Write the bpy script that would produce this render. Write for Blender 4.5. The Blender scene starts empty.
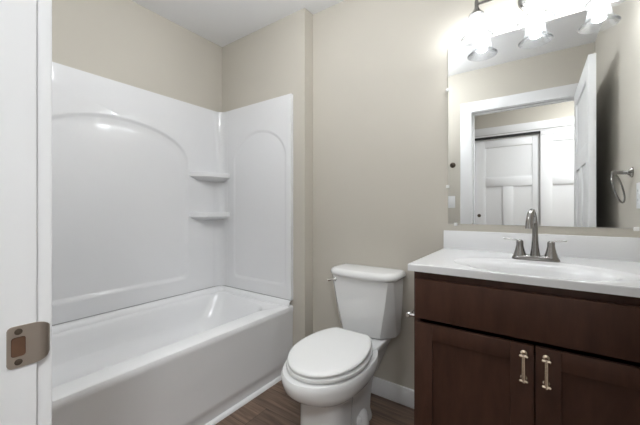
import bpy, bmesh, math, random
from mathutils import Vector, Matrix
random.seed(7)
S = bpy.context.scene
COL = S.collection
R = math.radians
PI = math.pi

# ------------------------------------------------------------------ camera
cam = bpy.data.cameras.new('camera')
cam_o = bpy.data.objects.new('camera', cam)
COL.objects.link(cam_o)
cam.sensor_fit = 'HORIZONTAL'
cam.sensor_width = 36.0
cam.lens = 306.4 / 640.0 * 36.0
cam.shift_y = -(212.5 - 208.87) / 640.0
cam.clip_start = 0.02
cam_o.location = (0, 0, 1.09)
cam_o.rotation_euler = (R(90), 0, R(35.11))
S.camera = cam_o

# ------------------------------------------------------------------ world, exposure, lamp strengths
w = bpy.data.worlds.new('world')
S.world = w
w.use_nodes = True
w.node_tree.nodes['Background'].inputs[0].default_value = (0.9, 0.95, 1.0, 1)
w.node_tree.nodes['Background'].inputs[1].default_value = 0.3
S.view_settings.view_transform = 'Standard'
S.view_settings.look = 'None'
S.view_settings.gamma = 1.0
S.view_settings.use_curve_mapping = False
S.view_settings.exposure = 1.05
BULB = 70.0          # radiance of the three vanity bulbs
FILL_HALL = 58.0           # radiance of the added, unseen hallway fill lamp
FILL_GLOBE = 15.0           # radiance of the added, unseen fill lamp of the bathroom

# ------------------------------------------------------------------ materials
def new_mat(name):
    m = bpy.data.materials.new(name)
    m.use_nodes = True
    nt = m.node_tree
    return m, nt, nt.nodes['Principled BSDF']

def plain(name, col, rough=0.5, metal=0.0, bump=0.0, bscale=60.0, var=0.0, vscale=4.0, spec=None, coat=0.0):
    m, nt, b = new_mat(name)
    b.inputs['Base Color'].default_value = (*col, 1)
    b.inputs['Roughness'].default_value = rough
    b.inputs['Metallic'].default_value = metal
    if spec is not None:
        b.inputs['Specular IOR Level'].default_value = spec
    if coat:
        b.inputs['Coat Weight'].default_value = coat
        b.inputs['Coat Roughness'].default_value = 0.08
    tc = nt.nodes.new('ShaderNodeTexCoord')
    if var:
        n = nt.nodes.new('ShaderNodeTexNoise')
        n.inputs['Scale'].default_value = vscale
        n.inputs['Detail'].default_value = 4
        nt.links.new(tc.outputs['Object'], n.inputs['Vector'])
        mx = nt.nodes.new('ShaderNodeMix')
        mx.data_type = 'RGBA'
        mx.inputs[6].default_value = (*[c * (1 - var) for c in col], 1)
        mx.inputs[7].default_value = (*[min(1, c * (1 + var)) for c in col], 1)
        nt.links.new(n.outputs['Fac'], mx.inputs[0])
        nt.links.new(mx.outputs[2], b.inputs['Base Color'])
    if bump:
        n2 = nt.nodes.new('ShaderNodeTexNoise')
        n2.inputs['Scale'].default_value = bscale
        n2.inputs['Detail'].default_value = 3
        nt.links.new(tc.outputs['Object'], n2.inputs['Vector'])
        bp = nt.nodes.new('ShaderNodeBump')
        bp.inputs['Strength'].default_value = bump
        bp.inputs['Distance'].default_value = 0.01
        nt.links.new(n2.outputs['Fac'], bp.inputs['Height'])
        nt.links.new(bp.outputs['Normal'], b.inputs['Normal'])
    return m

M = {}
M['wall'] = plain('beige wall paint', (0.56, 0.525, 0.46), 0.75, bump=0.05, bscale=180, var=0.02)
M['ceiling'] = plain('white ceiling paint', (0.84, 0.84, 0.845), 0.9, bump=0.05, bscale=200)
M['trim'] = plain('white semi gloss trim paint', (0.84, 0.84, 0.845), 0.35, var=0.01)
M['acrylic'] = plain('white glossy acrylic', (0.80, 0.80, 0.81), 0.08, bump=0.22, bscale=4.0)
M['acrylic_plain'] = plain('white tub acrylic', (0.84, 0.84, 0.845), 0.16, var=0.01)
M['porcelain'] = plain('white vitreous china', (0.80, 0.80, 0.795), 0.07, var=0.008)
M['seat'] = plain('white plastic seat', (0.83, 0.83, 0.82), 0.22, var=0.008)
M['marble'] = plain('white cultured marble', (0.78, 0.78, 0.785), 0.10, var=0.012, vscale=9)
M['nickel'] = plain('brushed nickel', (0.30, 0.29, 0.28), 0.2, 1.0, bump=0.03, bscale=300)
M['chrome'] = plain('polished chrome', (0.75, 0.75, 0.75), 0.08, 1.0)
M['satin'] = plain('satin nickel plate', (0.52, 0.45, 0.385), 0.42, 1.0, bump=0.04, bscale=250)
M['champagne'] = plain('champagne metal', (0.80, 0.68, 0.54), 0.25, 1.0)
M['bronze'] = plain('dark bronze', (0.10, 0.075, 0.055), 0.45, 0.6)
M['plastic'] = plain('white plate plastic', (0.82, 0.82, 0.82), 0.35)
M['mirror'] = plain('silvered mirror', (0.86, 0.87, 0.87), 0.0, 1.0)
M['seam'] = plain('grey sealant joint', (0.36, 0.36, 0.36), 0.6)
M['mortise'] = plain('raw wood with painted hole shade', (0.12, 0.06, 0.033), 0.8, var=0.4, vscale=60)
M['dark'] = plain('dark track metal', (0.03, 0.03, 0.03), 0.5, 0.4)
M['clearplastic'] = plain('clear clip plastic', (0.85, 0.85, 0.83), 0.15)

def wood_cabinet():
    m, nt, b = new_mat('dark espresso stained wood')
    tc = nt.nodes.new('ShaderNodeTexCoord')
    mp = nt.nodes.new('ShaderNodeMapping')
    mp.inputs['Scale'].default_value = (14, 14, 3.5)
    nt.links.new(tc.outputs['Object'], mp.inputs['Vector'])
    n = nt.nodes.new('ShaderNodeTexNoise')
    n.inputs['Scale'].default_value = 2.2
    n.inputs['Detail'].default_value = 8
    n.inputs['Roughness'].default_value = 0.6
    nt.links.new(mp.outputs['Vector'], n.inputs['Vector'])
    cr = nt.nodes.new('ShaderNodeValToRGB')
    cr.color_ramp.elements[0].position = 0.25
    cr.color_ramp.elements[0].color = (0.052, 0.0230, 0.0150, 1)
    cr.color_ramp.elements[1].position = 0.8
    cr.color_ramp.elements[1].color = (0.086, 0.0400, 0.0270, 1)
    nt.links.new(n.outputs['Fac'], cr.inputs[0])
    nt.links.new(cr.outputs[0], b.inputs['Base Color'])
    b.inputs['Roughness'].default_value = 0.42
    b.inputs['Specular IOR Level'].default_value = 0.22
    return m
M['espresso'] = wood_cabinet()

def wood_floor():
    m, nt, b = new_mat('brown wood plank floor')
    tc = nt.nodes.new('ShaderNodeTexCoord')
    br = nt.nodes.new('ShaderNodeTexBrick')
    br.offset = 0.37
    br.inputs['Color1'].default_value = (0.0, 0.0, 0.0, 1)
    br.inputs['Color2'].default_value = (1, 1, 1, 1)
    br.inputs['Mortar'].default_value = (0.5, 0.5, 0.5, 1)
    br.inputs['Scale'].default_value = 1.0
    br.inputs['Mortar Size'].default_value = 0.0012
    br.inputs['Mortar Smooth'].default_value = 0.2
    br.inputs['Bias'].default_value = 0.0
    br.inputs['Brick Width'].default_value = 1.2
    br.inputs['Row Height'].default_value = 0.150
    nt.links.new(tc.outputs['Object'], br.inputs['Vector'])
    mp = nt.nodes.new('ShaderNodeMapping')
    mp.inputs['Scale'].default_value = (1.6, 24, 1)
    nt.links.new(tc.outputs['Object'], mp.inputs['Vector'])
    # shift the grain from plank to plank
    add = nt.nodes.new('ShaderNodeVectorMath'); add.operation = 'MULTIPLY_ADD'
    add.inputs[1].default_value = (7.0, 7.0, 7.0)
    nt.links.new(br.outputs['Color'], add.inputs[0])
    nt.links.new(mp.outputs['Vector'], add.inputs[2])
    n = nt.nodes.new('ShaderNodeTexNoise')
    n.inputs['Scale'].default_value = 1.8
    n.inputs['Detail'].default_value = 9
    n.inputs['Roughness'].default_value = 0.62
    n.inputs['Distortion'].default_value = 0.6
    nt.links.new(add.outputs[0], n.inputs['Vector'])
    cr = nt.nodes.new('ShaderNodeValToRGB')
    cr.color_ramp.elements[0].position = 0.28
    cr.color_ramp.elements[0].color = (0.082, 0.049, 0.034, 1)
    cr.color_ramp.elements[1].position = 0.75
    cr.color_ramp.elements[1].color = (0.37, 0.25, 0.18, 1)
    nt.links.new(n.outputs['Fac'], cr.inputs[0])
    hs = nt.nodes.new('ShaderNodeMix'); hs.data_type = 'RGBA'; hs.blend_type = 'MULTIPLY'
    hs.inputs[0].default_value = 0.35
    nt.links.new(cr.outputs[0], hs.inputs[6])
    nt.links.new(br.outputs['Color'], hs.inputs[7])
    mo = nt.nodes.new('ShaderNodeMix'); mo.data_type = 'RGBA'
    mo.inputs[7].default_value = (0.02, 0.012, 0.009, 1)
    nt.links.new(br.outputs['Fac'], mo.inputs[0])
    nt.links.new(hs.outputs[2], mo.inputs[6])
    nt.links.new(mo.outputs[2], b.inputs['Base Color'])
    b.inputs['Roughness'].default_value = 0.42
    return m
M['floor'] = wood_floor()

def glass_shade():
    m = bpy.data.materials.new('clear seeded glass')
    m.use_nodes = True
    nt = m.node_tree
    nt.nodes.clear()
    out = nt.nodes.new('ShaderNodeOutputMaterial')
    tr = nt.nodes.new('ShaderNodeBsdfTransparent'); tr.inputs[0].default_value = (0.93, 0.94, 0.95, 1)
    lw2 = nt.nodes.new('ShaderNodeLayerWeight'); lw2.inputs[0].default_value = 0.3
    rmp = nt.nodes.new('ShaderNodeMix'); rmp.data_type = 'RGBA'
    rmp.inputs[6].default_value = (0.95, 0.955, 0.96, 1); rmp.inputs[7].default_value = (0.45, 0.46, 0.48, 1)
    nt.links.new(lw2.outputs['Facing'], rmp.inputs[0]); nt.links.new(rmp.outputs[2], tr.inputs[0])
    gl = nt.nodes.new('ShaderNodeBsdfGlossy'); gl.inputs['Roughness'].default_value = 0.05
    tl = nt.nodes.new('ShaderNodeBsdfTranslucent'); tl.inputs[0].default_value = (0.9, 0.9, 0.9, 1)
    lw = nt.nodes.new('ShaderNodeLayerWeight'); lw.inputs[0].default_value = 0.35
    m1 = nt.nodes.new('ShaderNodeMixShader'); m1.inputs[0].default_value = 0.07
    nt.links.new(tr.outputs[0], m1.inputs[1]); nt.links.new(tl.outputs[0], m1.inputs[2])
    m2 = nt.nodes.new('ShaderNodeMixShader')
    nt.links.new(lw.outputs['Facing'], m2.inputs[0])
    nt.links.new(m1.outputs[0], m2.inputs[1]); nt.links.new(gl.outputs[0], m2.inputs[2])
    nt.links.new(m2.outputs[0], out.inputs[0])
    return m
M['glass'] = glass_shade()

def emitter(name, col, strength):
    m, nt, b = new_mat(name)
    b.inputs['Base Color'].default_value = (0.9, 0.9, 0.9, 1)
    b.inputs['Emission Color'].default_value = (*col, 1)
    b.inputs['Emission Strength'].default_value = strength
    return m
M['bulb'] = emitter('lit bulb', (0.935, 0.97, 1.0), BULB)
M['globe_fill'] = emitter('added bathroom fill diffuser', (0.935, 0.97, 1.0), FILL_GLOBE)
M['hall_fill'] = emitter('added hall fill diffuser', (0.935, 0.97, 1.0), FILL_HALL)

# ------------------------------------------------------------------ helpers
ORIG = {}                                     # world origin of each root / part

def box(bm, x0, x1, y0, y1, z0, z1, bev=0.0, seg=2):
    r = bmesh.ops.create_cube(bm, size=1.0)
    vs = r['verts']
    for v in vs:
        v.co.x = x0 + (v.co.x + 0.5) * (x1 - x0)
        v.co.y = y0 + (v.co.y + 0.5) * (y1 - y0)
        v.co.z = z0 + (v.co.z + 0.5) * (z1 - z0)
    if bev:
        es = list({e for v in vs for e in v.link_edges})
        bmesh.ops.bevel(bm, geom=es, offset=bev, segments=seg, affect='EDGES', profile=0.5)

def loft(bm, rings, cap0=True, cap1=True, closed=True):
    vr = [[bm.verts.new(p) for p in ring] for ring in rings]
    n = len(vr[0])
    for a, b in zip(vr[:-1], vr[1:]):
        for i in range(n if closed else n - 1):
            j = (i + 1) % n
            bm.faces.new((a[i], a[j], b[j], b[i]))
    if cap0: bm.faces.new(list(reversed(vr[0])))
    if cap1: bm.faces.new(vr[-1])
    return vr

def lathe(bm, prof, origin=(0, 0, 0), axis=(0, 0, 1), n=32, cap0=True, cap1=True):
    """prof: list of (r, h) along the axis"""
    ax = Vector(axis).normalized()
    t = Vector((1, 0, 0)) if abs(ax.x) < 0.9 else Vector((0, 1, 0))
    u = ax.cross(t).normalized(); v = ax.cross(u)
    o = Vector(origin)
    rings = []
    for r, h in prof:
        rings.append([o + ax * h + (u * math.cos(2 * PI * i / n) + v * math.sin(2 * PI * i / n)) * max(r, 1e-5) for i in range(n)])
    loft(bm, rings, cap0, cap1)

def tube(bm, pts, rad, n=14, flat=None, caps=True, closed=False):
    """tube along pts; rad a number or list; flat = (ku, kv) scales of the section"""
    P = [Vector(p) for p in pts]
    m = len(P)
    rad = rad if isinstance(rad, (list, tuple)) else [rad] * m
    fu, fv = flat if flat else (1, 1)
    up = None
    rings = []
    for i in range(m):
        if closed:
            d = (P[(i + 1) % m] - P[i - 1]).normalized()
        else:
            d = (P[min(i + 1, m - 1)] - P[max(i - 1, 0)]).normalized()
        if up is None:
            t = Vector((0, 0, 1)) if abs(d.z) < 0.9 else Vector((1, 0, 0))
            up = (t - d * t.dot(d)).normalized()
        else:
            up = (up - d * up.dot(d)).normalized()
        sd = d.cross(up)
        rings.append([P[i] + (sd * math.cos(2 * PI * k / n) * fu + up * math.sin(2 * PI * k / n) * fv) * rad[i] for k in range(n)])
    if closed:
        rings.append(rings[0])
        vr = [[bm.verts.new(p) for p in ring] for ring in rings[:-1]]
        for a in range(m):
            A, B = vr[a], vr[(a + 1) % m]
            for i in range(n):
                j = (i + 1) % n
                bm.faces.new((A[i], A[j], B[j], B[i]))
    else:
        loft(bm, rings, caps, caps)

def finish(name, bm, mat, parent=None, smooth=True, ang=32, flat_area=None):
    bmesh.ops.recalc_face_normals(bm, faces=bm.faces[:])
    me = bpy.data.meshes.new(name)
    bm.to_mesh(me); bm.free()
    me.materials.append(mat)
    if smooth:
        for p in me.polygons: p.use_smooth = True
        me.set_sharp_from_angle(angle=R(ang))
        if flat_area:
            for p in me.polygons:
                if p.area > flat_area: p.use_smooth = False
    o = bpy.data.objects.new(name, me)
    COL.objects.link(o)
    if parent is not None:
        o.parent = parent
        base = ORIG[parent.name]
        me.transform(Matrix.Translation(-base))
        ORIG[o.name] = base.copy()
    else:
        ORIG[o.name] = Vector((0, 0, 0))
    return o

def tag(o, label, cat, group=None, kind=None):
    o['label'] = label
    o['category'] = cat
    if group: o['group'] = group
    if kind: o['kind'] = kind
    return o

def thing(name, loc, label, cat, group=None):
    o = bpy.data.objects.new(name, None)
    o.empty_display_size = 0.05
    COL.objects.link(o)
    o.location = loc
    ORIG[o.name] = Vector(loc)
    return tag(o, label, cat, group)

def recentre(o, loc):
    """move a top-level mesh's origin to loc without moving the mesh"""
    d = Vector(loc) - o.location
    o.data.transform(Matrix.Translation(-d))
    o.location = Vector(loc)
    ORIG[o.name] = Vector(loc)

def struct(name, bm, mat, label, cat, smooth=False):
    o = finish(name, bm, mat, None, smooth)
    return tag(o, label, cat, None, 'structure')

def boxes(*bs, bev=0.0):
    bm = bmesh.new()
    for b in bs: box(bm, *b, bev)
    return bm

# ------------------------------------------------------------------ measures (metres; the camera stands in the doorway)
YB = 1.67        # back wall
YE = 1.581       # wall at the end of the tub
XC = -1.233      # corner where the end wall steps back
XL = -2.087      # left wall
XR = 0.385       # right wall
YF = 0.106       # bathroom face of the door wall
YH = -0.012      # hall face of the door wall
YO = -1.21       # far wall of the hallway
ZC = 2.405       # ceiling
DX0, DX1, DZ = -0.492, 0.278, 2.0   # clear door opening
TX = -1.327      # front of the tub
VX0, VX1 = -0.370, 0.372            # cabinet
VY = 1.137       # cabinet face
CZ = 0.888       # counter top

# ------------------------------------------------------------------ room shell
struct('floor', boxes((-2.4, 1.9, -1.9, 1.95, -0.1, 0.0)), M['floor'], 'dark brown wood plank floor beside the tub and under the toilet', 'floor')
struct('ceiling', boxes((-2.4, 1.9, -1.9, 1.95, ZC, ZC + 0.1)), M['ceiling'], 'flat white ceiling', 'ceiling')
struct('wall_back', boxes((XC, XR + 0.12, YB, YB + 0.12, 0, ZC)), M['wall'], 'beige painted wall behind the toilet and the mirror', 'wall')
struct('wall_end', boxes((XL - 0.12, XC, YE, YB + 0.12, 0, ZC)), M['wall'], 'beige wall at the far end of the bathtub, stepping back beside the toilet', 'wall')
struct('wall_left', boxes((XL - 0.12, XL, YF, YE, 0, ZC)), M['wall'], 'beige wall above the long side of the bathtub', 'wall')
struct('wall_right', boxes((XR, XR + 0.12, YF, YB, 0, ZC)), M['wall'], 'beige wall with the towel ring, seen in the mirror', 'wall')
struct('wall_front', boxes((XL - 0.12, DX0 - 0.018, YH, YF, 0, ZC), (DX1 + 0.018, 1.7, YH, YF, 0, ZC),
                           (DX0 - 0.018, DX1 + 0.018, YH, YF, DZ + 0.018, ZC)), M['wall'], 'beige wall with the doorway, seen in the mirror', 'wall')
CX0, CX1, CTOP = -0.665, 0.80, 2.03   # closet opening
struct('wall_hall', boxes((XL - 0.12, CX0 - 0.018, YO - 0.12, YO, 0, ZC), (CX1 + 0.018, 1.7, YO - 0.12, YO, 0, ZC),
                          (CX0 - 0.018, CX1 + 0.018, YO - 0.12, YO, CTOP + 0.018, ZC)), M['wall'], 'beige hallway wall above the closet doors, seen in the mirror', 'wall')
struct('wall_closet', boxes((CX0 - 0.2, CX1 + 0.2, YO - 0.62, YO - 0.58, 0, ZC), (CX0 - 0.2, CX0 - 0.16, YO - 0.58, YO - 0.12, 0, ZC),
                            (CX1 + 0.16, CX1 + 0.2, YO - 0.58, YO - 0.12, 0, ZC)), M['wall'], 'beige back wall inside the hallway closet', 'wall')
struct('wall_hall_ends', boxes((XL - 0.12, XL - 0.02, YO, YH, 0, ZC), (1.6, 1.7, YO, YH, 0, ZC)), M['wall'], 'beige end walls of the hallway behind the camera', 'wall')

# door jamb of the bathroom (its left leg is the white post at the left of the picture)
bm = boxes((DX0 - 0.018, DX0, YH, YF, 0, DZ), (DX1, DX1 + 0.018, YH, YF, 0, DZ), (DX0 - 0.018, DX1 + 0.018, YH, YF, DZ, DZ + 0.018), bev=0.0015)
YS = YF - 0.037
for b in ((DX0, DX0 + 0.011, YS - 0.032, YS, 0, DZ), (DX1 - 0.011, DX1, YS - 0.032, YS, 0, DZ), (DX0, DX1, YS - 0.032, YS, DZ - 0.011, DZ)):
    box(bm, *b, 0.003)
struct('trim_1', bm, M['trim'], 'white door jamb with a stop at the left edge of the picture', 'door jamb', True)

def casing(y0, y1, x0, x1, zt, wd=0.098):
    """flat casing with a stepped outer band around an opening; y0 is the wall side, y1 the room side"""
    bm = bmesh.new()
    lo, hi = min(y0, y1), max(y0, y1)
    box(bm, x0 - wd, x0, lo, hi, 0, zt, 0.003)
    box(bm, x1, x1 + wd, lo, hi, 0, zt, 0.003)
    box(bm, x0 - wd, x1 + wd, lo, hi, zt, zt + wd, 0.003)
    return bm
struct('trim_2', casing(YF, YF + 0.016, DX0 - 0.005, DX1 + 0.005, DZ + 0.005), M['trim'], 'flat white casing around the doorway, seen in the mirror', 'door casing', True)
struct('trim_3', casing(YH, YH - 0.016, DX0 - 0.005, DX1 + 0.005, DZ + 0.005), M['trim'], 'flat white casing on the hallway side of the doorway', 'door casing', True)
struct('trim_4', casing(YO, YO + 0.018, CX0 - 0.003, CX1 + 0.003, CTOP + 0.02, 0.095), M['trim'], 'flat white casing around the closet doors, seen in the mirror', 'closet casing', True)
struct('trim_5', boxes((CX0 - 0.018, CX0, YO - 0.12, YO, 0, CTOP), (CX1, CX1 + 0.018, YO - 0.12, YO, 0, CTOP), (CX0 - 0.018, CX1 + 0.018, YO - 0.12, YO, CTOP, CTOP + 0.018)),
       M['trim'], 'white jamb lining the closet opening', 'closet jamb')
struct('trim_6', boxes((CX0, CX1, YO - 0.10, YO - 0.004, CTOP - 0.022, CTOP)), M['dark'], 'dark sliding track above the closet doors, seen in the mirror', 'closet track')

def baseboard(name, x0, x1, y0, y1, lab):
    bm = bmesh.new()
    box(bm, x0, x1, y0, y1, 0, 0.100, 0.004)
    struct(name, bm, M['trim'], lab, 'baseboard', True)
baseboard('baseboard_back', XC, VX0, YB - 0.014, YB, 'white baseboard between the toilet and the vanity')
baseboard('baseboard_end', TX + 0.012, XC + 0.0, YE - 0.014, YE, 'short white baseboard on the strip of wall beside the tub')
baseboard('baseboard_return', XC, XC + 0.014, YE - 0.0135, YB - 0.0145, 'short white baseboard on the wall step behind the toilet')
baseboard('baseboard_right', XR - 0.014, XR, YF + 0.017, VY - 0.02, 'white baseboard along the wall behind the open door')
baseboard('baseboard_front', TX + 0.012, DX0 - 0.104, YF, YF + 0.014, 'white baseboard between the doorway and the tub')
baseboard('baseboard_hall', CX1 + 0.1, 1.6, YO, YO + 0.014, 'white baseboard beside the closet doors')

def panel_door(bm, x0, wd, y0, th, z0, z1, stile=0.115, top=0.115, zr0=1.38, zr1=1.50, bot=0.22):
    """three-panel shaker door: one wide panel over two tall ones"""
    x1 = x0 + wd
    y1 = y0 + th
    e = 0.0015
    box(bm, x0, x0 + stile, y0, y1, z0, z1, e); box(bm, x1 - stile, x1, y0, y1, z0, z1, e)
    box(bm, x0 + stile, x1 - stile, y0, y1, z1 - top, z1, e)
    box(bm, x0 + stile, x1 - stile, y0, y1, zr0, zr1, e)
    box(bm, x0 + stile, x1 - stile, y0, y1, z0, z0 + bot, e)
    xm = (x0 + x1) / 2
    box(bm, xm - stile / 2, xm + stile / 2, y0, y1, z0 + bot, zr0, e)
    box(bm, x0 + stile - 0.005, x1 - stile + 0.005, y0 + 0.011, y1 - 0.011, z0 + bot - 0.005, z1 - top + 0.005)

# open bathroom door, swung against the right wall
bm = bmesh.new()
panel_door(bm, 0.0, 0.800, 0.0, 0.036, 0.012, 2.005)
d = finish('door_1', bm, M['trim'], None, True)
tag(d, 'white three-panel door standing open by the right wall, seen in the mirror', 'door', None, 'structure')
d.location = (DX1 + 0.014, YF + 0.022, 0)
d.rotation_euler = (0, 0, R(90))
ORIG[d.name] = Vector((0, 0, 0))
bm = bmesh.new()
for sgn, yy in ((-1, 0.0), (1, 0.036)):
    lathe(bm, [(0.030, 0), (0.030, 0.006), (0.012, 0.010), (0.011, 0.024), (0.018, 0.028), (0.021, 0.034), (0.017, 0.040), (0.0, 0.041)] if sgn < 0 else
          [(0.030, 0), (0.030, 0.006), (0.012, 0.010), (0.011, 0.030), (0.022, 0.036), (0.026, 0.046), (0.022, 0.056), (0.0, 0.060)],
          (0.74, yy, 0.90), (0, sgn, 0), 20)
finish('door_knob', bm, M['nickel'], d)

# closet bypass doors
for nm, x0, y0, lab, px in (('door_2', CX0 + 0.004, YO - 0.080, 'white closet sliding door on the left, set behind its neighbour, seen in the mirror', 0.045),
                            ('door_3', 0.050, YO - 0.042, 'white closet sliding door in front, nearest the open door, seen in the mirror', 0.72)):
    bm = bmesh.new()
    top = CTOP - 0.024 if nm == 'door_2' else CTOP - 0.002
    panel_door(bm, x0, 0.745, y0, 0.034, 0.012, top if nm == 'door_2' else CTOP - 0.023)
    if nm == 'door_3':                       # hanger rail cover over the front door
        box(bm, x0, x0 + 0.745, YO - 0.010, YO - 0.003, CTOP - 0.05, CTOP - 0.001, 0.001)
    o = finish(nm, bm, M['trim'], None, True)
    tag(o, lab, 'closet door', None, 'structure')
    bm = bmesh.new()
    lathe(bm, [(0.0, 0.0), (0.020, 0.0), (0.022, 0.0015), (0.022, 0.003), (0.017, 0.0035), (0.014, 0.001), (0.0, 0.001)], (x0 + px, y0 + 0.0335, 1.00), (0, 1, 0), 20)
    finish('finger_pull', bm, M['bronze'], o)

# ------------------------------------------------------------------ bathtub
def rrect(x0, x1, y0, y1, r, z, n=10):
    pts = []
    for cx, cy, a0 in ((x1 - r, y1 - r, 0), (x0 + r, y1 - r, 90), (x0 + r, y0 + r, 180), (x1 - r, y0 + r, 270)):
        for i in range(n + 1):
            a = R(a0 + 90.0 * i / n)
            pts.append(Vector((cx + r * math.cos(a), cy + r * math.sin(a), z)))
    return pts

TZ = 0.443
def basin(x0, x1, y0, y1, r, z):
    """opening whose far end bows towards the end wall"""
    pts = rrect(x0, x1, y0, y1, r, z)
    xm = x0 + 0.30 * (x1 - x0)
    for p in pts:
        if p.y > y1 - 0.25:
            k = max(0.0, (p.x - xm) / (x1 - xm))
            p.y -= 0.085 * k * k * (p.y - (y1 - 0.25)) / 0.25
    return pts
TY0, TY1 = YF + 0.003, YE - 0.002
tubt = thing('bathtub', (-1.71, 0.84, 0), 'white alcove bathtub with a plain apron along the left wall', 'bathtub')
bm = bmesh.new()
tx0, tx1 = XL + 0.003, TX
rings = [rrect(tx0, tx1 - 0.016, TY0, TY1, 0.004, 0.0),
         rrect(tx0, tx1 - 0.016, TY0, TY1, 0.004, 0.062),
         rrect(tx0, tx1 - 0.008, TY0, TY1, 0.004, 0.072),
         rrect(tx0, tx1 - 0.006, TY0, TY1, 0.004, 0.10),
         rrect(tx0, tx1 - 0.004, TY0, TY1, 0.004, TZ - 0.05),
         rrect(tx0, tx1, TY0, TY1, 0.004, TZ - 0.035),
         rrect(tx0, tx1, TY0, TY1, 0.004, TZ - 0.012),
         rrect(tx0, tx1 - 0.004, TY0, TY1, 0.004, TZ - 0.003),
         rrect(tx0, tx1 - 0.012, TY0, TY1, 0.004, TZ),
         basin(-2.036, -1.428, 0.190, 1.520, 0.10, TZ - 0.001),
         basin(-2.031, -1.433, 0.195, 1.514, 0.10, TZ - 0.006),
         basin(-2.025, -1.440, 0.203, 1.505, 0.10, TZ - 0.020),
         basin(-2.005, -1.452, 0.230, 1.470, 0.11, 0.36),
         basin(-1.990, -1.462, 0.255, 1.435, 0.12, 0.300),
         basin(-1.980, -1.466, 0.265, 1.420, 0.12, 0.284),
         basin(-1.955, -1.474, 0.285, 1.390, 0.12, 0.268),
         basin(-1.910, -1.490, 0.310, 1.345, 0.12, 0.225),
         basin(-1.880, -1.510, 0.330, 1.300, 0.12, 0.150),
         basin(-1.855, -1.535, 0.360, 1.250, 0.12, 0.112),
         basin(-1.80, -1.60, 0.46, 1.10, 0.09, 0.100)]
loft(bm, rings)
finish('tub_shell', bm, M['acrylic_plain'], tubt, True, 40)
# raised lip along the walls, where the surround lands
bm = bmesh.new()
prof = [(0.046, TZ - 0.002), (0.043, TZ + 0.010), (0.036, TZ + 0.028), (0.026, TZ + 0.036), (0.0, TZ + 0.036)]
path_r = []
for dx, z in prof:
    path_r.append([Vector((TX - 0.003, TY1 - dx, z)), Vector((XL + dx + 0.05, TY1 - dx, z)), Vector((XL + dx + 0.018, TY1 - dx - 0.010, z)), Vector((XL + dx + 0.004, TY1 - dx - 0.045, z)),
                   Vector((XL + dx + 0.004, TY0 + dx, z)), Vector((TX - 0.003, TY0 + dx, z))])
loft(bm, path_r, False, False, False)
bmesh.ops.contextual_create(bm, geom=[])
finish('wall_lip', bm, M['acrylic_plain'], tubt, True, 50)
bm = bmesh.new()
lathe(bm, [(0.0, 0.0), (0.034, 0.0), (0.036, 0.002), (0.030, 0.005), (0.0, 0.006)], (-1.715, 0.56, 0.099), (0, 0, 1), 24)
finish('drain', bm, M['chrome'], tubt)
# quarter round at the foot of the apron
bm = bmesh.new()
qr = []
for y in (YF + 0.016, YE - 0.001):
    ring = [Vector((TX - 0.016, y, 0))]
    for i in range(7):
        a = R(90 * i / 6)
        ring.append(Vector((TX - 0.016 + 0.019 * math.cos(a), y, 0.019 * math.sin(a))))
    qr.append(ring)
loft(bm, qr)
struct('trim_7', bm, M['trim'], 'white quarter-round moulding along the foot of the tub apron', 'moulding', True)

# ------------------------------------------------------------------ tub surround
SZ0, SZ1 = TZ + 0.040, 1.858
TH = 0.026
sur = thing('tub_surround', (XL + 0.03, YE - 0.03, SZ0), 'white glossy three-sided tub surround with arched panels and corner shelves', 'tub surround')

def arched_panel(place, u0, u1, z0, z1, a0, a1, ab, spring, peak, depth=0.012, bev=0.030, n=40, th=TH, bow=0.0):
    """panel over u0..u1, z0..z1 with an arched recess a0..a1; place(u, z, d) gives the point d out from the wall"""
    bm = bmesh.new()
    def arch(off):
        b0, b1 = a0 + off, a1 - off
        c, hw = (b0 + b1) / 2, (b1 - b0) / 2
        rr = 0.035
        pts = []
        for i in range(6):
            a = R(180 + 90 * i / 5); pts.append((b0 + rr + rr * math.cos(a), ab + off + rr + rr * math.sin(a)))
        for i in range(6):
            a = R(270 + 90 * i / 5); pts.append((b1 - rr + rr * math.cos(a), ab + off + rr + rr * math.sin(a)))
        for i in range(n + 1):
            a = PI * i / n
            pts.append((c + hw * math.cos(a), spring + (peak - off - spring) * math.sin(a)))
        return pts
    A = arch(0.0)
    steps = [(0.0, th), (bev * 0.2, th - depth * 0.06), (bev * 0.45, th - depth * 0.35), (bev * 0.7, th - depth * 0.78), (bev, th - depth)]
    loops = []
    for off, dd in steps:
        loops.append([bm.verts.new(place(u, z, dd)) for u, z in arch(off)])
    m = len(A)
    for a, b in zip(loops[:-1], loops[1:]):
        for i in range(m):
            j = (i + 1) % m
            bm.faces.new((a[i], a[j], b[j], b[i]))
    if bow:
        c0, c1 = (a0 + a1) / 2, (ab + peak) / 2
        base = arch(bev)
        for k in range(1, 13):
            f = 1 - k / 13
            loops.append([bm.verts.new(place(c0 + (u - c0) * f, c1 + (z - c1) * f, th - depth - bow * (1 - f * f))) for u, z in base])
            for i in range(m):
                j = (i + 1) % m
                bm.faces.new((loops[-2][i], loops[-2][j], loops[-1][j], loops[-1][i]))
    bm.faces.new(loops[-1])
    rect = [(u0, z0), (u1, z0), (u1, z1), (u0, z1)]
    rv = [bm.verts.new(place(u, z, th)) for u, z in rect]
    es = [bm.edges.new((rv[i], rv[(i + 1) % 4])) for i in range(4)]
    es += [bm.edges.get((loops[0][i], loops[0][(i + 1) % m])) for i in range(m)]
    bmesh.ops.triangle_fill(bm, edges=es, use_beauty=True)
    bv = [bm.verts.new(place(u, z, 0.001)) for u, z in rect]
    for i in range(4):
        j = (i + 1) % 4
        bm.faces.new((rv[i], rv[j], bv[j], bv[i]))
    bm.faces.new(list(reversed(bv)))
    return bm

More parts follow.
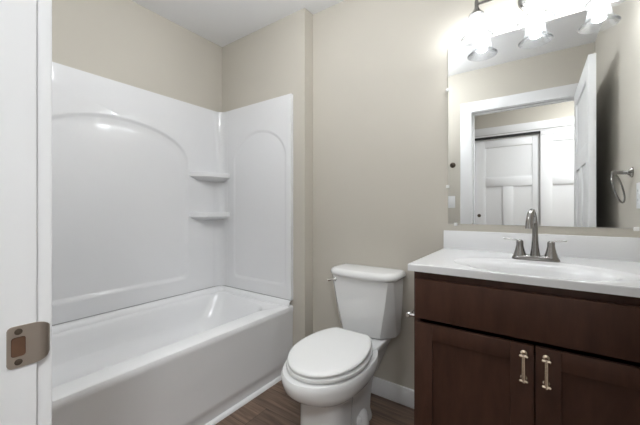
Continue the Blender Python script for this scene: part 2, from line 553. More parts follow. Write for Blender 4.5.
bm = arched_panel(lambda u, z, d: Vector((XL + d, u, z)), YF + 0.03, YE - 0.10, SZ0, SZ1, 0.385, 1.275, 0.580, 1.43, 1.655, 0.011, 0.030, bow=0.0125)
finish('long_panel', bm, M['acrylic'], sur, True, 25, 0.02)
bm = arched_panel(lambda u, z, d: Vector((u, YE - d, z)), XL + 0.10, TX - 0.003, SZ0, SZ1, -1.915, -1.365, 0.560, 1.44, 1.662, 0.007, 0.024)
finish('end_panel', bm, M['acrylic'], sur, True, 25, 0.02)
bm = boxes((XL + 0.003, TX - 0.003, YF + 0.001, YF + 0.027, SZ0, SZ1), bev=0.003)
finish('near_panel', bm, M['acrylic'], sur, True, 25)
# coved corner post
bm = bmesh.new()
rings = []
for z in (SZ0, SZ1):
    ring = [Vector((XL + 0.001, YE - 0.001, z)), Vector((XL + 0.001, YE - 0.1005, z)), Vector((XL + TH + 0.001, YE - 0.1005, z))]
    cx, cy, rr = XL + TH + 0.055, YE - TH - 0.055, 0.054
    for i in range(11):
        a = R(180 - 90 * i / 10)
        ring.append(Vector((cx + rr * math.cos(a), cy + rr * math.sin(a), z)))
    ring += [Vector((XL + 0.1005, YE - TH - 0.001, z)), Vector((XL + 0.1005, YE - 0.001, z))]
    rings.append(ring)
loft(bm, rings)
finish('corner_post', bm, M['acrylic'], sur, True, 30)
# two corner shelves
for zt, lab in ((1.365, 'upper corner shelf'), (1.066, 'lower corner shelf')):
    bm = bmesh.new()
    def outline(z, k):
        x0, y1 = XL + TH - 0.004, YE - TH + 0.004
        o = [(0, -0.285), (0.004, -0.283), (0.082, -0.212), (0.092, -0.200), (0.096, -0.185), (0.108, 0.0), (0, 0)]
        return [Vector((x0 + px * (k if px > 0.01 else 1), y1 + py * (1 - (1 - k) * 0.35), z)) for px, py in o]
    loft(bm, [outline(zt - 0.062, 0.35), outline(zt - 0.038, 0.93), outline(zt - 0.034, 1.0), outline(zt - 0.004, 1.0), outline(zt, 0.97), outline(zt - 0.003, 0.80)])
    finish('shelf', bm, M['acrylic_plain'], sur, True, 30)
# sealant joint between surround and tub
bm = boxes((XL + 0.008, XL + 0.027, YF + 0.01, YE - 0.03, TZ + 0.0362, SZ0 + 0.001), (XL + 0.02, TX - 0.006, YE - 0.0275, YE - 0.008, TZ + 0.0362, SZ0 + 0.001))
finish('sealant_joint', bm, M['seam'], sur, False)

# ------------------------------------------------------------------ toilet
TCX = -0.783
toi = thing('toilet', (TCX, 1.30, 0), 'white two-piece toilet with the lid closed between tub and vanity', 'toilet')

def egg(yb, yf, hw, z, n=48, pb=3.0, pf=2.0, split=0.50):
    """outline elongated towards -Y; yb back, yf front (yf < yb)"""
    ym = yf + (yb - yf) * split
    pts = []
    for i in range(n):
        a = 2 * PI * i / n
        c, s = math.cos(a), math.sin(a)
        p = pb if s > 0 else pf
        x = hw * math.copysign(abs(c) ** (2 / p), c)
        y = ym + (yb - ym if s > 0 else ym - yf) * math.copysign(abs(s) ** (2 / p), s)
        pts.append(Vector((TCX - 0.006 + x, y, z)))
    return pts

bm = bmesh.new()
# pedestal and bowl
loft(bm, [egg(1.28, 1.050, 0.112, 0.000, pb=3.5, pf=3.0), egg(1.28, 1.050, 0.114, 0.012, pb=3.5, pf=3.0), egg(1.275, 1.056, 0.108, 0.03, pb=3.5, pf=3.0),
          egg(1.27, 1.062, 0.105, 0.10, pb=3.5, pf=2.8), egg(1.275, 1.062, 0.106, 0.17, pb=3.4, pf=2.7), egg(1.30, 1.058, 0.109, 0.252, pb=3.2, pf=2.6),
          egg(1.33, 1.050, 0.116, 0.260, pb=3.2, pf=2.5), egg(1.38, 1.015, 0.143, 0.275, pb=3.0, pf=2.3), egg(1.43, 0.970, 0.171, 0.302, pb=2.8, pf=2.1),
          egg(1.47, 0.947, 0.182, 0.325, pb=2.8, pf=2.0), egg(1.475, 0.937, 0.189, 0.355, pb=2.8, pf=2.0), egg(1.475, 0.938, 0.189, 0.375, pb=2.8, pf=2.0),
          egg(1.473, 0.945, 0.184, 0.386, pb=2.8, pf=2.0), egg(1.465, 0.985, 0.155, 0.390, pb=2.8, pf=2.0)])
# deck under the tank
def rr_ring(hw, y0, y1, z, r):
    return rrect(TCX - hw, TCX + hw, y0, y1, r, z, 6)
loft(bm, [rr_ring(0.085, 1.36, 1.56, 0.22, 0.03), rr_ring(0.105, 1.36, 1.61, 0.30, 0.03), rr_ring(0.125, 1.36, 1.632, 0.352, 0.03), rr_ring(0.134, 1.36, 1.640, 0.372, 0.03),
          rr_ring(0.134, 1.36, 1.640, 0.388, 0.03), rr_ring(0.128, 1.36, 1.634, 0.393, 0.03)])
# trapway flank and its foot
loft(bm, [rr_ring(0.086, 1.20, 1.50, 0.0, 0.05), rr_ring(0.088, 1.20, 1.50, 0.012, 0.05), rr_ring(0.085, 1.205, 1.495, 0.030, 0.05), rr_ring(0.084, 1.21, 1.49, 0.045, 0.05),
          rr_ring(0.084, 1.215, 1.48, 0.058, 0.045), rr_ring(0.084, 1.215, 1.475, 0.12, 0.03), rr_ring(0.088, 1.22, 1.49, 0.20, 0.03), rr_ring(0.096, 1.26, 1.52, 0.27, 0.03), rr_ring(0.100, 1.33, 1.54, 0.33, 0.03)])
finish('bowl', bm, M['porcelain'], toi, True, 50)
# rounded bolt feet with caps
for sx in (-1, 1):
    bm = bmesh.new()
    lathe(bm, [(0.062, 0.0), (0.062, 0.035), (0.058, 0.065), (0.048, 0.088), (0.030, 0.100), (0.0, 0.104)], (TCX + sx * 0.056, 1.352, 0), (0, 0, 1), 28)
    f = finish('bolt_foot', bm, M['porcelain'], toi, True, 40)
    bm = bmesh.new()
    lathe(bm, [(0.016, 0.0), (0.016, 0.014), (0.013, 0.021), (0.007, 0.025), (0.0, 0.026)], (TCX + sx * 0.086, 1.315, 0.066), (0, 0, 1), 20)
    finish('bolt_cap', bm, M['seat'], f, True, 40)
# seat ring and lid: an ellipse cut off straight at the hinges, the lid rising a little towards them
def cut_ellipse(off, z, rise=0.0, hw=0.178, ym=1.19, bf=0.225, bb=0.272, yb=1.410, n=56):
    a, f, b, ye = hw - off, bf - off, bb - off, yb - off
    t1 = math.asin(min(1, (ye - ym) / b))
    pts = []
    for i in range(n + 1):                      # from the back right corner round the front to the back left corner
        t = t1 - (PI + 2 * t1) * i / n
        y = math.sin(t)
        pts.append((a * math.cos(t), ym + (b if y > 0 else f) * y))
    r_ = 0.008
    xl, yl = pts[-1]; xr_, yr = pts[0]
    body = pts[1:-1]
    back = [(xl + 0.004, yl - 0.002 + 0.003), (xl + r_, ye + 0.004), (0, ye + 0.006), (xr_ - r_, ye + 0.004), (xr_ - 0.004, yr + 0.001)]
    out = []
    for x, y in body + back:
        out.append(Vector((TCX + x, y, z + rise * max(0.0, (y - 0.965) / 0.43))))
    return out
bm = bmesh.new()
loft(bm, [cut_ellipse(0.010, 0.3905), cut_ellipse(0.003, 0.393, 0.003), cut_ellipse(0.0, 0.400, 0.004), cut_ellipse(0.002, 0.407, 0.006), cut_ellipse(0.010, 0.409, 0.006)])
finish('seat', bm, M['seat'], toi, True, 45)
bm = bmesh.new()
q = 0.026
loft(bm, [cut_ellipse(0.014, 0.4105, q), cut_ellipse(0.007, 0.4125, q), cut_ellipse(0.005, 0.418, q), cut_ellipse(0.007, 0.424, q), cut_ellipse(0.014, 0.428, q),
          cut_ellipse(0.028, 0.430, q), cut_ellipse(0.07, 0.4315, q), cut_ellipse(0.13, 0.432, q)])
finish('lid', bm, M['seat'], toi, True, 45)
for sx in (-1, 1):
    bm = bmesh.new()
    box(bm, TCX + sx * 0.075 - 0.026, TCX + sx * 0.075 + 0.026, 1.385, 1.432, 0.3885, 0.432, 0.008, 3)
    finish('hinge', bm, M['seat'], toi, True, 40)

# tank
def tank_ring(hw, yb, yf, ch, z, bow=0.012, n=12):
    pts = [Vector((TCX - hw + 0.012, yb, z)), Vector((TCX - hw, yb - 0.012, z)), Vector((TCX - hw, yf + ch * 1.15, z)), Vector((TCX - hw + ch * 0.12, yf + ch * 0.90, z))]
    for i in range(n + 1):
        x = -(hw - ch * 0.9) + 2 * (hw - ch * 0.9) * i / n
        k = 1 - (x / (hw - ch * 0.9)) ** 2
        pts.append(Vector((TCX + x, yf + 0.004 - bow * k, z)))
    pts += [Vector((TCX + hw - ch * 0.12, yf + ch * 0.90, z)), Vector((TCX + hw, yf + ch * 1.15, z)), Vector((TCX + hw, yb - 0.012, z)), Vector((TCX + hw - 0.012, yb, z))]
    return pts
bm = bmesh.new()
loft(bm, [tank_ring(0.155, 1.640, 1.515, 0.060, 0.3945), tank_ring(0.170, 1.648, 1.503, 0.068, 0.400), tank_ring(0.174, 1.650, 1.499, 0.068, 0.412), tank_ring(0.182, 1.655, 1.487, 0.045, 0.56),
          tank_ring(0.187, 1.657, 1.478, 0.026, 0.70), tank_ring(0.188, 1.657, 1.477, 0.025, 0.712)])
finish('tank', bm, M['porcelain'], toi, True, 22)
bm = bmesh.new()
def lid_ring(k, z):
    return tank_ring(0.202 - k, 1.662 - k * 0.5, 1.462 + k, 0.045, z, 0.016, 16)
loft(bm, [lid_ring(0.016, 0.7125), lid_ring(0.006, 0.714), lid_ring(0.001, 0.720), lid_ring(0.0, 0.728), lid_ring(0.002, 0.738), lid_ring(0.007, 0.746), lid_ring(0.016, 0.751), lid_ring(0.03, 0.753)])
finish('tank_lid', bm, M['porcelain'], toi, True, 40)
# flush lever at the left of the tank front
bm = bmesh.new()
lathe(bm, [(0.011, 0.0), (0.011, 0.008), (0.007, 0.012), (0.006, 0.020), (0.0, 0.021)], (TCX - 0.152, 1.486, 0.690), (0, -1, 0), 16)
tube(bm, [(TCX - 0.146, 1.468, 0.691), (TCX - 0.164, 1.461, 0.690), (TCX - 0.186, 1.458, 0.684)], [0.006, 0.0055, 0.007], 10, (0.7, 1.1))
finish('flush_lever', bm, M['chrome'], toi)
toi.rotation_euler = (0, 0, 0)

# ------------------------------------------------------------------ vanity cabinet
van = thing('vanity_cabinet', (0.0, 1.40, 0), 'dark brown two-door vanity cabinet under the white counter', 'cabinet')
bm = bmesh.new()
t = 0.018
YK = VY + 0.022           # back of the face frame
box(bm, VX0, VX0 + t, VY + 0.020, YB - 0.001, 0, CZ - 0.027, 0.001)
box(bm, VX1 - t, VX1, VY + 0.020, YB - 0.001, 0, CZ - 0.027, 0.001)
box(bm, VX0 + t, VX1 - t, YB - 0.010, YB - 0.002, 0.1, CZ - 0.027)
box(bm, VX0 + t, VX1 - t, VY + 0.02, YB - 0.01, 0.10, 0.115)
finish('carcass', bm, M['espresso'], van)
bm = bmesh.new()                           # face frame, 20 mm behind the door fronts
fy0, fy1 = VY, VY + 0.020
box(bm, VX0, VX0 + 0.024, fy0, fy1, 0.0, CZ - 0.027, 0.001)
box(bm, VX1 - 0.024, VX1, fy0, fy1, 0.0, CZ - 0.027, 0.001)
box(bm, VX0 + 0.024, VX1 - 0.024, fy0, fy1, 0.800, CZ - 0.027, 0.001)
box(bm, VX0 + 0.024, VX1 - 0.024, fy0, fy1, 0.090, 0.135, 0.001)
box(bm, -0.022, 0.024, fy0, fy1, 0.135, 0.645, 0.001)
finish('face_frame', bm, M['espresso'], van)
bm = boxes((VX0 + 0.018, VX1 - 0.018, VY + 0.065, VY + 0.08, 0, 0.10))
finish('toe_kick', bm, M['espresso'], van)
DY0, DY1 = VY - 0.019, VY - 0.0005
bm = bmesh.new()
box(bm, VX0 + 0.010, VX1 - 0.010, DY0, DY1, 0.693, 0.836, 0.003)
finish('drawer_front', bm, M['espresso'], van, True, 40)

def shaker(x0, x1, z0, z1, st=0.060):
    bm = bmesh.new()
    e = 0.0018
    box(bm, x0, x0 + st, DY0, DY1, z0, z1, e); box(bm, x1 - st, x1, DY0, DY1, z0, z1, e)
    box(bm, x0 + st, x1 - st, DY0, DY1, z1 - st * 0.93, z1, e); box(bm, x0 + st, x1 - st, DY0, DY1, z0, z0 + st, e)
    box(bm, x0 + st - 0.004, x1 - st + 0.004, DY0 + 0.0105, DY1 - 0.002, z0 + st - 0.004, z1 - st * 0.93 + 0.004)
    return bm

def pull(px, door):
    bm = bmesh.new()
    z0, z1 = 0.574, 0.656
    yb = DY0 - 0.026
    tube(bm, [(px, yb, z0), (px, yb, (z0 + z1) / 2), (px, yb, z1)], [0.0050, 0.0054, 0.0050], 12)
    for z in (z0 + 0.004, z1 - 0.004):
        tube(bm, [(px, DY0 + 0.001, z), (px, yb, z)], 0.0040, 10)
        tube(bm, [(px - 0.0075, yb, z), (px + 0.0075, yb, z)], 0.0050, 10)
        for s in (-1, 1):
            bmesh.ops.create_uvsphere(bm, u_segments=10, v_segments=6, radius=0.0050, matrix=Matrix.Translation((px + s * 0.0075, yb, z)))
        lathe(bm, [(0.009, 0), (0.009, 0.002), (0.0045, 0.006)], (px, DY0 + 0.0005, z), (0, -1, 0), 14)
    finish('handle', bm, M['champagne'], door)
for x0, x1, hx in ((VX0 + 0.010, -0.0035, -0.029), (0.0005, VX1 - 0.010, 0.026)):
    d = finish('door', shaker(x0, x1, 0.110, 0.678), M['espresso'], van, True, 40)
    pull(hx, d)

# ------------------------------------------------------------------ vanity top with integral sink
VT0, VT1, VF = -0.387, XR - 0.001, 1.115
top = thing('countertop', (0.0, 1.39, CZ - 0.026), 'white vanity top with an oval integral sink and backsplash', 'countertop')
SC = (0.0, 1.292)
bm = bmesh.new()
n = 64
def oval(ax, ay, z, cy=SC[1]):
    return [Vector((SC[0] + ax * math.cos(2 * PI * i / n), cy + ay * math.sin(2 * PI * i / n), z)) for i in range(n)]
steps = [(0.262, 0.168, CZ), (0.258, 0.164, CZ - 0.0015), (0.250, 0.157, CZ - 0.004), (0.225, 0.139, CZ - 0.006), (0.212, 0.129, CZ - 0.0085), (0.203, 0.122, CZ - 0.015), (0.195, 0.116, CZ - 0.026),
         (0.180, 0.105, CZ - 0.055), (0.155, 0.088, CZ - 0.090), (0.115, 0.064, CZ - 0.115), (0.065, 0.040, CZ - 0.126), (0.022, 0.022, CZ - 0.130)]
loops = [[bm.verts.new(p) for p in oval(*s)] for s in steps]
for a, b in zip(loops[:-1], loops[1:]):
    for i in range(n):
        j = (i + 1) % n
        bm.faces.new((a[i], a[j], b[j], b[i]))
bm.faces.new(loops[-1])
# under shell of the bowl
rect = [(VT0, VF), (VT1, VF), (VT1, YB - 0.001), (VT0, YB - 0.001)]
ch = 0.004
def rc(off, z):
    return [bm.verts.new((x, y, z)) for x, y in ((VT0 + off, VF + off), (VT1, VF + off), (VT1, YB - 0.001), (VT0 + off, YB - 0.001))]
r0 = rc(ch, CZ); r1 = rc(ch * 0.3, CZ - ch * 0.3); r2 = rc(0, CZ - ch); r3 = rc(0, CZ - 0.026)
es = [bm.edges.new((r0[i], r0[(i + 1) % 4])) for i in range(4)]
es += [bm.edges.get((loops[0][i], loops[0][(i + 1) % n])) for i in range(n)]
bmesh.ops.triangle_fill(bm, edges=es, use_beauty=True)
for A, B in ((r0, r1), (r1, r2), (r2, r3)):
    for i in range(4):
        j = (i + 1) % 4
        bm.faces.new((A[i], A[j], B[j], B[i]))
# underside of the slab around the bowl
ul = [bm.verts.new(p) for p in oval(0.215, 0.140, CZ - 0.026)]
ue = [bm.edges.new((r3[i], r3[(i + 1) % 4])) if not bm.edges.get((r3[i], r3[(i + 1) % 4])) else bm.edges.get((r3[i], r3[(i + 1) % 4])) for i in range(4)]
ue += [bm.edges.new((ul[i], ul[(i + 1) % n])) for i in range(n)]
bmesh.ops.triangle_fill(bm, edges=ue, use_beauty=True)
prev = ul
for ax, ay, z in ((0.195, 0.120, CZ - 0.06), (0.168, 0.100, CZ - 0.10), (0.12, 0.07, CZ - 0.128), (0.03, 0.03, CZ - 0.142)):
    cur = [bm.verts.new(p) for p in oval(ax, ay, z)]
    for i in range(n):
        j = (i + 1) % n
        bm.faces.new((prev[i], prev[j], cur[j], cur[i]))
    prev = cur
bm.faces.new(prev)
finish('sink_slab', bm, M['marble'], top, True, 30, 0.0005)
bm = boxes((VT0 + 0.001, VT1, YB - 0.021, YB - 0.001, CZ - 0.002, CZ + 0.092), bev=0.003)
finish('backsplash', bm, M['marble'], top, True, 40)
bm = bmesh.new()
lathe(bm, [(0.0, 0.0), (0.024, 0.0), (0.024, 0.002), (0.018, 0.004), (0.0, 0.005)], (0, SC[1], CZ - 0.1305), (0, 0, 1), 24)
finish('drain', bm, M['nickel'], top)

# ------------------------------------------------------------------ faucet
FX, FY = -0.001, 1.482
fau = thing('faucet', (FX, FY, CZ), 'brushed nickel two-handle faucet behind the sink', 'faucet')
bm = bmesh.new()
def stad(hx, hy, z, k=24):
    pts = []
    for i in range(k):
        a = 2 * PI * i / k
        c, s = math.cos(a), math.sin(a)
        pts.append(Vector((FX + (hx - hy) * (1 if c >= 0 else -1) + hy * c, FY + hy * s, z)))
    return pts
loft(bm, [stad(0.079, 0.027, CZ + 0.0003), stad(0.079, 0.027, CZ + 0.004), stad(0.076, 0.0245, CZ + 0.011), stad(0.072, 0.021, CZ + 0.016), stad(0.066, 0.016, CZ + 0.018)])
finish('base', bm, M['nickel'], fau, True, 45)
bm = bmesh.new()
pts, rad = [], []
for z, r in ((0.014, 0.0180), (0.025, 0.0165), (0.045, 0.0135), (0.075, 0.0112), (0.110, 0.0098), (0.140, 0.0092)):
    pts.append((FX, FY, CZ + z)); rad.append(r)
arc_r = 0.046
for i in range(1, 13):
    a = R(180 - 165 * i / 12)
    pts.append((FX - 0.018 * i / 12, FY - arc_r - arc_r * math.cos(a), CZ + 0.140 + arc_r * 1.15 * math.sin(a)))
    rad.append(0.0092 + 0.0022 * i / 12)
lx, ly, lz = pts[-1]
pts += [(lx, ly - 0.002, lz - 0.012), (lx, ly - 0.003, lz - 0.026)]; rad += [0.0120, 0.0125]
tube(bm, pts, rad, 18)
finish('spout', bm, M['nickel'], fau, True, 45)
for sx in (-1, 1):
    bm = bmesh.new()
    hx = FX + sx * 0.0505
    lathe(bm, [(0.0235, 0.010), (0.0225, 0.018), (0.018, 0.032), (0.0145, 0.046), (0.0125, 0.058), (0.0128, 0.064), (0.0120, 0.072), (0.008, 0.077), (0.0, 0.079)], (hx, FY, CZ), (0, 0, 1), 24)
    h = finish('handle', bm, M['nickel'], fau, True, 45)
    bm = bmesh.new()
    tube(bm, [(hx, FY, CZ + 0.071), (hx + sx * 0.012, FY, CZ + 0.076), (hx + sx * 0.030, FY, CZ + 0.079), (hx + sx * (0.058 if sx < 0 else 0.048), FY - 0.002, CZ + 0.080)], [0.0075, 0.0065, 0.0055, 0.0060], 12, (1.15, 0.5))
    finish('lever', bm, M['nickel'], h, True, 45)

# ------------------------------------------------------------------ mirror with clips
MX0, MX1, MZ0, MZ1 = -0.3665, 0.350, 1.0145, 1.911
mir = thing('wall_mirror', (0, YB, MZ0), 'large frameless rectangular mirror above the vanity', 'mirror')
bm = bmesh.new()
def mring(off, y):
    return [Vector((MX0 + off, y, MZ0 + off)), Vector((MX1 - off, y, MZ0 + off)), Vector((MX1 - off, y, MZ1 - off)), Vector((MX0 + off, y, MZ1 - off))]
loft(bm, [mring(0, YB - 0.001), mring(0, YB - 0.0055), mring(0.0006, YB - 0.006)])
finish('glass', bm, M['mirror'], mir, False)
bm0 = None
for cx, cz, vert in ((MX0, 1.700, True), (MX0, 1.205, True), (-0.345, MZ1, False), (0.32, MZ1, False), (-0.33, MZ0, False), (0.318, MZ0, False)):
    bm = bmesh.new()
    if vert:
        box(bm, cx - 0.010, cx + 0.006, YB - 0.0095, YB - 0.0003, cz - 0.008, cz + 0.008, 0.002)
    else:
        s = 1 if cz > 1.5 else -1
        z0, z1 = sorted((cz - s * 0.006, cz + s * 0.010))
        box(bm, cx - 0.008, cx + 0.008, YB - 0.0095, YB - 0.0003, z0, z1, 0.002)
    finish('clip', bm, M['clearplastic'], mir, True, 40)

# ------------------------------------------------------------------ vanity light
LY, LZ = YB - 0.100, 2.032
lit = thing('vanity_light', (0, YB, LZ), 'three-light nickel wall lamp with clear bell shades above the mirror', 'wall lamp')
bm = bmesh.new()
lathe(bm, [(0.066, 0.001), (0.066, 0.006), (0.060, 0.014), (0.045, 0.020), (0.022, 0.026), (0.012, 0.032), (0.0, 0.033)], (0, YB, LZ), (0, -1, 0), 40)
finish('backplate', bm, M['nickel'], lit, True, 40)
bm = bmesh.new()
tube(bm, [(0, YB - 0.028, LZ), (0, LY, LZ)], 0.008, 14)
tube(bm, [(-0.222, LY, LZ), (0, LY, LZ), (0.222, LY, LZ)], 0.0062, 14)
finish('bar', bm, M['nickel'], lit, True, 40)
RZ = 1.878
for lx in (-0.222, 0.0, 0.222):
    bm = bmesh.new()
    lathe(bm, [(0.0, 0.022), (0.006, 0.020), (0.0085, 0.012), (0.0085, -0.012), (0.011, -0.020), (0.017, -0.030), (0.026, -0.042), (0.034, -0.050), (0.035, -0.054), (0.030, -0.0545), (0.018, -0.050), (0.016, -0.075), (0.0, -0.076)], (lx, LY, LZ), (0, 0, 1), 28)
    cup = finish('socket_cup', bm, M['nickel'], lit, True, 40)
    bm = bmesh.new()
    prof = [(0.029, 1.982), (0.033, 1.974), (0.0365, 1.960), (0.0385, 1.945), (0.0405, 1.930), (0.0435, 1.914), (0.0495, 1.898), (0.0585, 1.886), (0.0685, RZ)]
    th = 0.0028
    lathe(bm, [(r, z) for r, z in prof] + [(0.0690, RZ - 0.002), (0.0670, RZ - 0.003)] + [(max(r - th, 0.001), z - 0.001) for r, z in reversed(prof)], (lx, LY, 0), (0, 0, 1), 40, False, False)
    finish('shade', bm, M['glass'], lit, True, 60)
    bm = bmesh.new()
    lathe(bm, [(0.0125, 1.957), (0.0130, 1.950), (0.0165, 1.940), (0.0205, 1.929), (0.0225, 1.917), (0.0212, 1.906), (0.0160, 1.897), (0.0085, 1.8925), (0.0, 1.891)], (lx, LY, 0), (0, 0, 1), 24)
    finish('bulb', bm, M['bulb'], lit, True, 60)

# ------------------------------------------------------------------ small fittings
# toilet paper holder on the side of the vanity
tp = thing('paper_holder', (VX0, 1.30, 0.657), 'chrome toilet paper holder without a roll on the side of the vanity', 'paper holder')
for y in (1.240, 1.385):
    bm = bmesh.new()
    lathe(bm, [(0.022, -0.001), (0.022, 0.005), (0.014, 0.010), (0.008, 0.016), (0.0075, 0.042), (0.0095, 0.046), (0.0115, 0.055), (0.0095, 0.063), (0.0, 0.066)], (VX0, y, 0.657), (-1, 0, 0), 20)
    finish('post', bm, M['chrome'], tp, True, 40)
bm = bmesh.new()
tube(bm, [(VX0 - 0.055, 1.222, 0.657), (VX0 - 0.055, 1.31, 0.657), (VX0 - 0.055, 1.385, 0.657)], 0.0065, 14)
finish('roller', bm, M['chrome'], tp, True, 40)

# towel ring on the right wall
TRY, TRZ = 1.245, 1.268
tr = thing('towel_ring', (XR, TRY, TRZ), 'nickel towel ring on the right wall, seen in the mirror', 'towel ring')
bm = bmesh.new()
lathe(bm, [(0.026, 0.0003), (0.026, 0.005), (0.018, 0.011), (0.010, 0.020), (0.0085, 0.055), (0.012, 0.060), (0.012, 0.072), (0.006, 0.076), (0.0, 0.077)], (XR, TRY, TRZ), (-1, 0, 0), 24)
finish('post', bm, M['nickel'], tr, True, 40)
bm = bmesh.new()
rr = 0.074
pts = []
tilt = R(12)
topc = Vector((XR - 0.066, TRY, TRZ - 0.003))
for i in range(48):
    a = 2 * PI * i / 48
    v, h = rr * math.cos(a) - rr, rr * math.sin(a)
    pts.append(topc + Vector((-v * math.sin(tilt) - h * math.sin(R(22)), h * math.cos(R(22)), v * math.cos(tilt))))
tube(bm, pts, 0.0040, 12, closed=True)
finish('ring', bm, M['nickel'], tr, True, 60)

# outlet on the right wall
def wall_plate(name, loc, nrm, lab, cat, kind):
    t_ = thing(name, loc, lab, cat)
    bm = bmesh.new()
    n_ = Vector(nrm); x, y, z = loc
    def bx(hw, z0, z1, d0, d1, bev, off=0.0):
        if abs(n_.x) > 0.5:
            xs = sorted((x + n_.x * d0, x + n_.x * d1)); box(bm, xs[0], xs[1], y + off - hw, y + off + hw, z + z0, z + z1, bev)
        else:
            ys = sorted((y + n_.y * d0, y + n_.y * d1)); box(bm, x + off - hw, x + off + hw, ys[0], ys[1], z + z0, z + z1, bev)
    bx(0.035, -0.0585, 0.0585, 0.0004, 0.006, 0.002)
    finish('plate', bm, M['plastic'], t_, True, 40)
    if kind == 'outlet':
        for zz in (-0.021, 0.021):
            bm = bmesh.new(); bx(0.0165, zz - 0.014, zz + 0.014, 0.0055, 0.008, 0.001)
            rcp = finish('receptacle', bm, M['plastic'], t_, True, 40)
            bm = bmesh.new(); bx(0.001, zz - 0.004, zz + 0.006, 0.0075, 0.0083, 0, -0.006); bx(0.001, zz - 0.004, zz + 0.006, 0.0075, 0.0083, 0, 0.006)
            finish('slot', bm, M['dark'], rcp, False)
    else:
        bm = bmesh.new(); bx(0.0165, -0.033, 0.033, 0.0055, 0.009, 0.0015)
        finish('rocker', bm, M['plastic'], t_, True, 40)
    return t_
wall_plate('wall_outlet', (XR, 1.375, 1.150), (-1, 0, 0), 'white outlet plate on the right wall below the towel ring, seen in the mirror', 'outlet', 'outlet')
wall_plate('light_switch', (-0.678, YF, 1.158), (0, 1, 0), 'white light switch plate beside the doorway, seen in the mirror', 'light switch', 'switch')
hk = thing('wall_hook', (-0.666, YF, 1.520), 'small dark bronze wall hook above the light switch, seen in the mirror', 'hook')
bm = bmesh.new()
lathe(bm, [(0.026, 0.0004), (0.026, 0.005), (0.020, 0.009), (0.010, 0.013), (0.0, 0.0135)], (-0.666, YF, 1.520), (0, 1, 0), 24)
finish('rosette', bm, M['bronze'], hk, True, 40)
bm = bmesh.new()
tube(bm, [(-0.666, YF + 0.011, 1.520), (-0.666, YF + 0.030, 1.514), (-0.666, YF + 0.042, 1.520), (-0.666, YF + 0.047, 1.534)], [0.006, 0.006, 0.006, 0.008], 12)
finish('peg', bm, M['bronze'], hk, True, 40)

# strike plate on the left door jamb
SPZ = 0.930
sp = thing('strike_plate', (DX0, YF - 0.015, SPZ), 'satin nickel strike plate on the white door jamb at left', 'strike plate')
bm = bmesh.new()
hh = 0.0240
def plate_loop(x):
    pts = []
    r = 0.005
    y0, y1 = YF - 0.0262, YF - 0.0005
    for cy, cz, a0 in ((y0 + r, SPZ + hh - r, 90), (y0 + r, SPZ - hh + r, 180)):
        for i in range(6):
            a = R(a0 + 90 * i / 5); pts.append((x, cy + r * math.cos(a), cz + r * math.sin(a)))
    pts += [(x, y1, SPZ - hh), (x, y1, SPZ + hh)]
    return [bm.verts.new(p) for p in pts]
def hole_loop(x):
    y0, y1, hz, r = YF - 0.0228, YF - 0.0100, 0.0115, 0.003
    pts = []
    for cy, cz, a0 in ((y1 - r, SPZ + hz - r, 0), (y0 + r, SPZ + hz - r, 90), (y0 + r, SPZ - hz + r, 180), (y1 - r, SPZ - hz + r, 270)):
        for i in range(4):
            a = R(a0 + 90 * i / 3); pts.append((x, cy + r * math.cos(a), cz + r * math.sin(a)))
    return [bm.verts.new(p) for p in pts]
xa, xb = DX0 + 0.0002, DX0 + 0.0018
lo, li, lo2, li2 = plate_loop(xb), hole_loop(xb), plate_loop(xa), hole_loop(xa)
def ring_edges(L): return [bm.edges.new((L[i], L[(i + 1) % len(L)])) for i in range(len(L))]
bmesh.ops.triangle_fill(bm, edges=ring_edges(lo) + ring_edges(li), use_beauty=True)
for A, B in ((lo, lo2), (li, li2)):
    for i in range(len(A)):
        j = (i + 1) % len(A)
        bm.faces.new((A[i], A[j], B[j], B[i]))
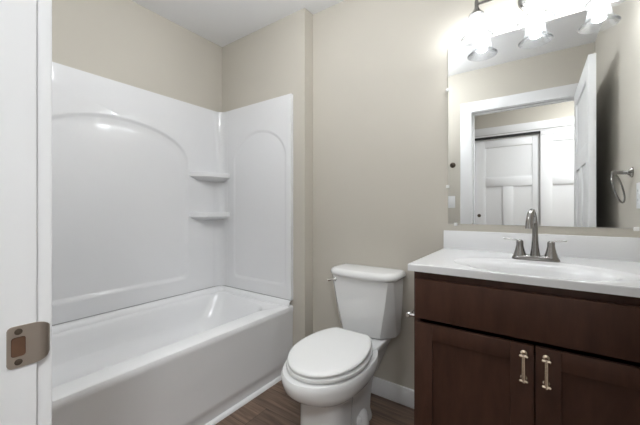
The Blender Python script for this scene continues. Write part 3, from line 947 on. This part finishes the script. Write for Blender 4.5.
# curved lip round the edge of the jamb
lip = []
for y, x, h in ((YF - 0.0006, xb, hh), (YF + 0.003, xb - 0.0002, hh - 0.0006), (YF + 0.007, xb - 0.0010, hh - 0.002), (YF + 0.0105, xb - 0.0030, hh - 0.0045), (YF + 0.0130, xb - 0.0060, hh - 0.008)):
    lip.append([Vector((x, y, SPZ - h)), Vector((x, y, SPZ + h)), Vector((x - 0.0014, y - 0.0004, SPZ + h)), Vector((x - 0.0014, y - 0.0004, SPZ - h))])
loft(bm, lip)
finish('plate', bm, M['satin'], sp, True, 30)
bm = boxes((DX0 - 0.0002, DX0 + 0.0005, YF - 0.0250, YF - 0.0100, SPZ - 0.0120, SPZ + 0.0120))
finish('latch_hole', bm, M['mortise'], sp, False)  # flat patch; wood colour darkened to paint the shade inside the hole
for zz in (-0.0175, 0.0175):
    bm = bmesh.new()
    lathe(bm, [(0.0, 0.0015), (0.0036, 0.0015), (0.0036, 0.0021), (0.0024, 0.0026), (0.0, 0.0027)], (DX0, YF - 0.0165, SPZ + zz), (1, 0, 0), 14)
    finish('screw', bm, M['bronze'], sp, True, 40)

# added fill light: hallway fill lamp behind the camera and a globe lamp over the bathroom floor
for lx, ly, lab in ((0.58, -0.48, 'added unseen round flush fill lamp in the hallway behind the camera'),):
    hl = thing('hall_fill_lamp', (lx, ly, ZC), lab, 'fill lamp')
    bm = bmesh.new()
    lathe(bm, [(0.165, 0.0005), (0.165, 0.022), (0.158, 0.026), (0.150, 0.026)], (lx, ly, ZC), (0, 0, -1), 40)
    finish('rim', bm, M['nickel'], hl, True, 40)
    bm = bmesh.new()
    lathe(bm, [(0.150, 0.020), (0.148, 0.036), (0.130, 0.055), (0.09, 0.070), (0.04, 0.077), (0.0, 0.078)], (lx, ly, ZC), (0, 0, -1), 40)
    finish('diffuser', bm, M['hall_fill'], hl, True, 60)
lx, ly = -0.86, 0.67
gl = thing('globe_fill_lamp', (lx, ly, ZC), 'added unseen white globe fill lamp on a short nickel stem over the bathroom floor', 'fill lamp')
bm = bmesh.new()
lathe(bm, [(0.060, 0.0005), (0.060, 0.010), (0.050, 0.020), (0.012, 0.028), (0.010, 0.085), (0.040, 0.090), (0.042, 0.110), (0.030, 0.112)], (lx, ly, ZC), (0, 0, -1), 32)
finish('stem', bm, M['nickel'], gl, True, 40)
bm = bmesh.new()
gr = 0.125
lathe(bm, [(gr * math.sin(R(15 + 165 * k / 20)), 0.108 + gr * math.cos(R(15)) - gr * math.cos(R(15 + 165 * k / 20))) for k in range(21)], (lx, ly, ZC), (0, 0, -1), 40)
finish('globe', bm, M['globe_fill'], gl, True, 60)
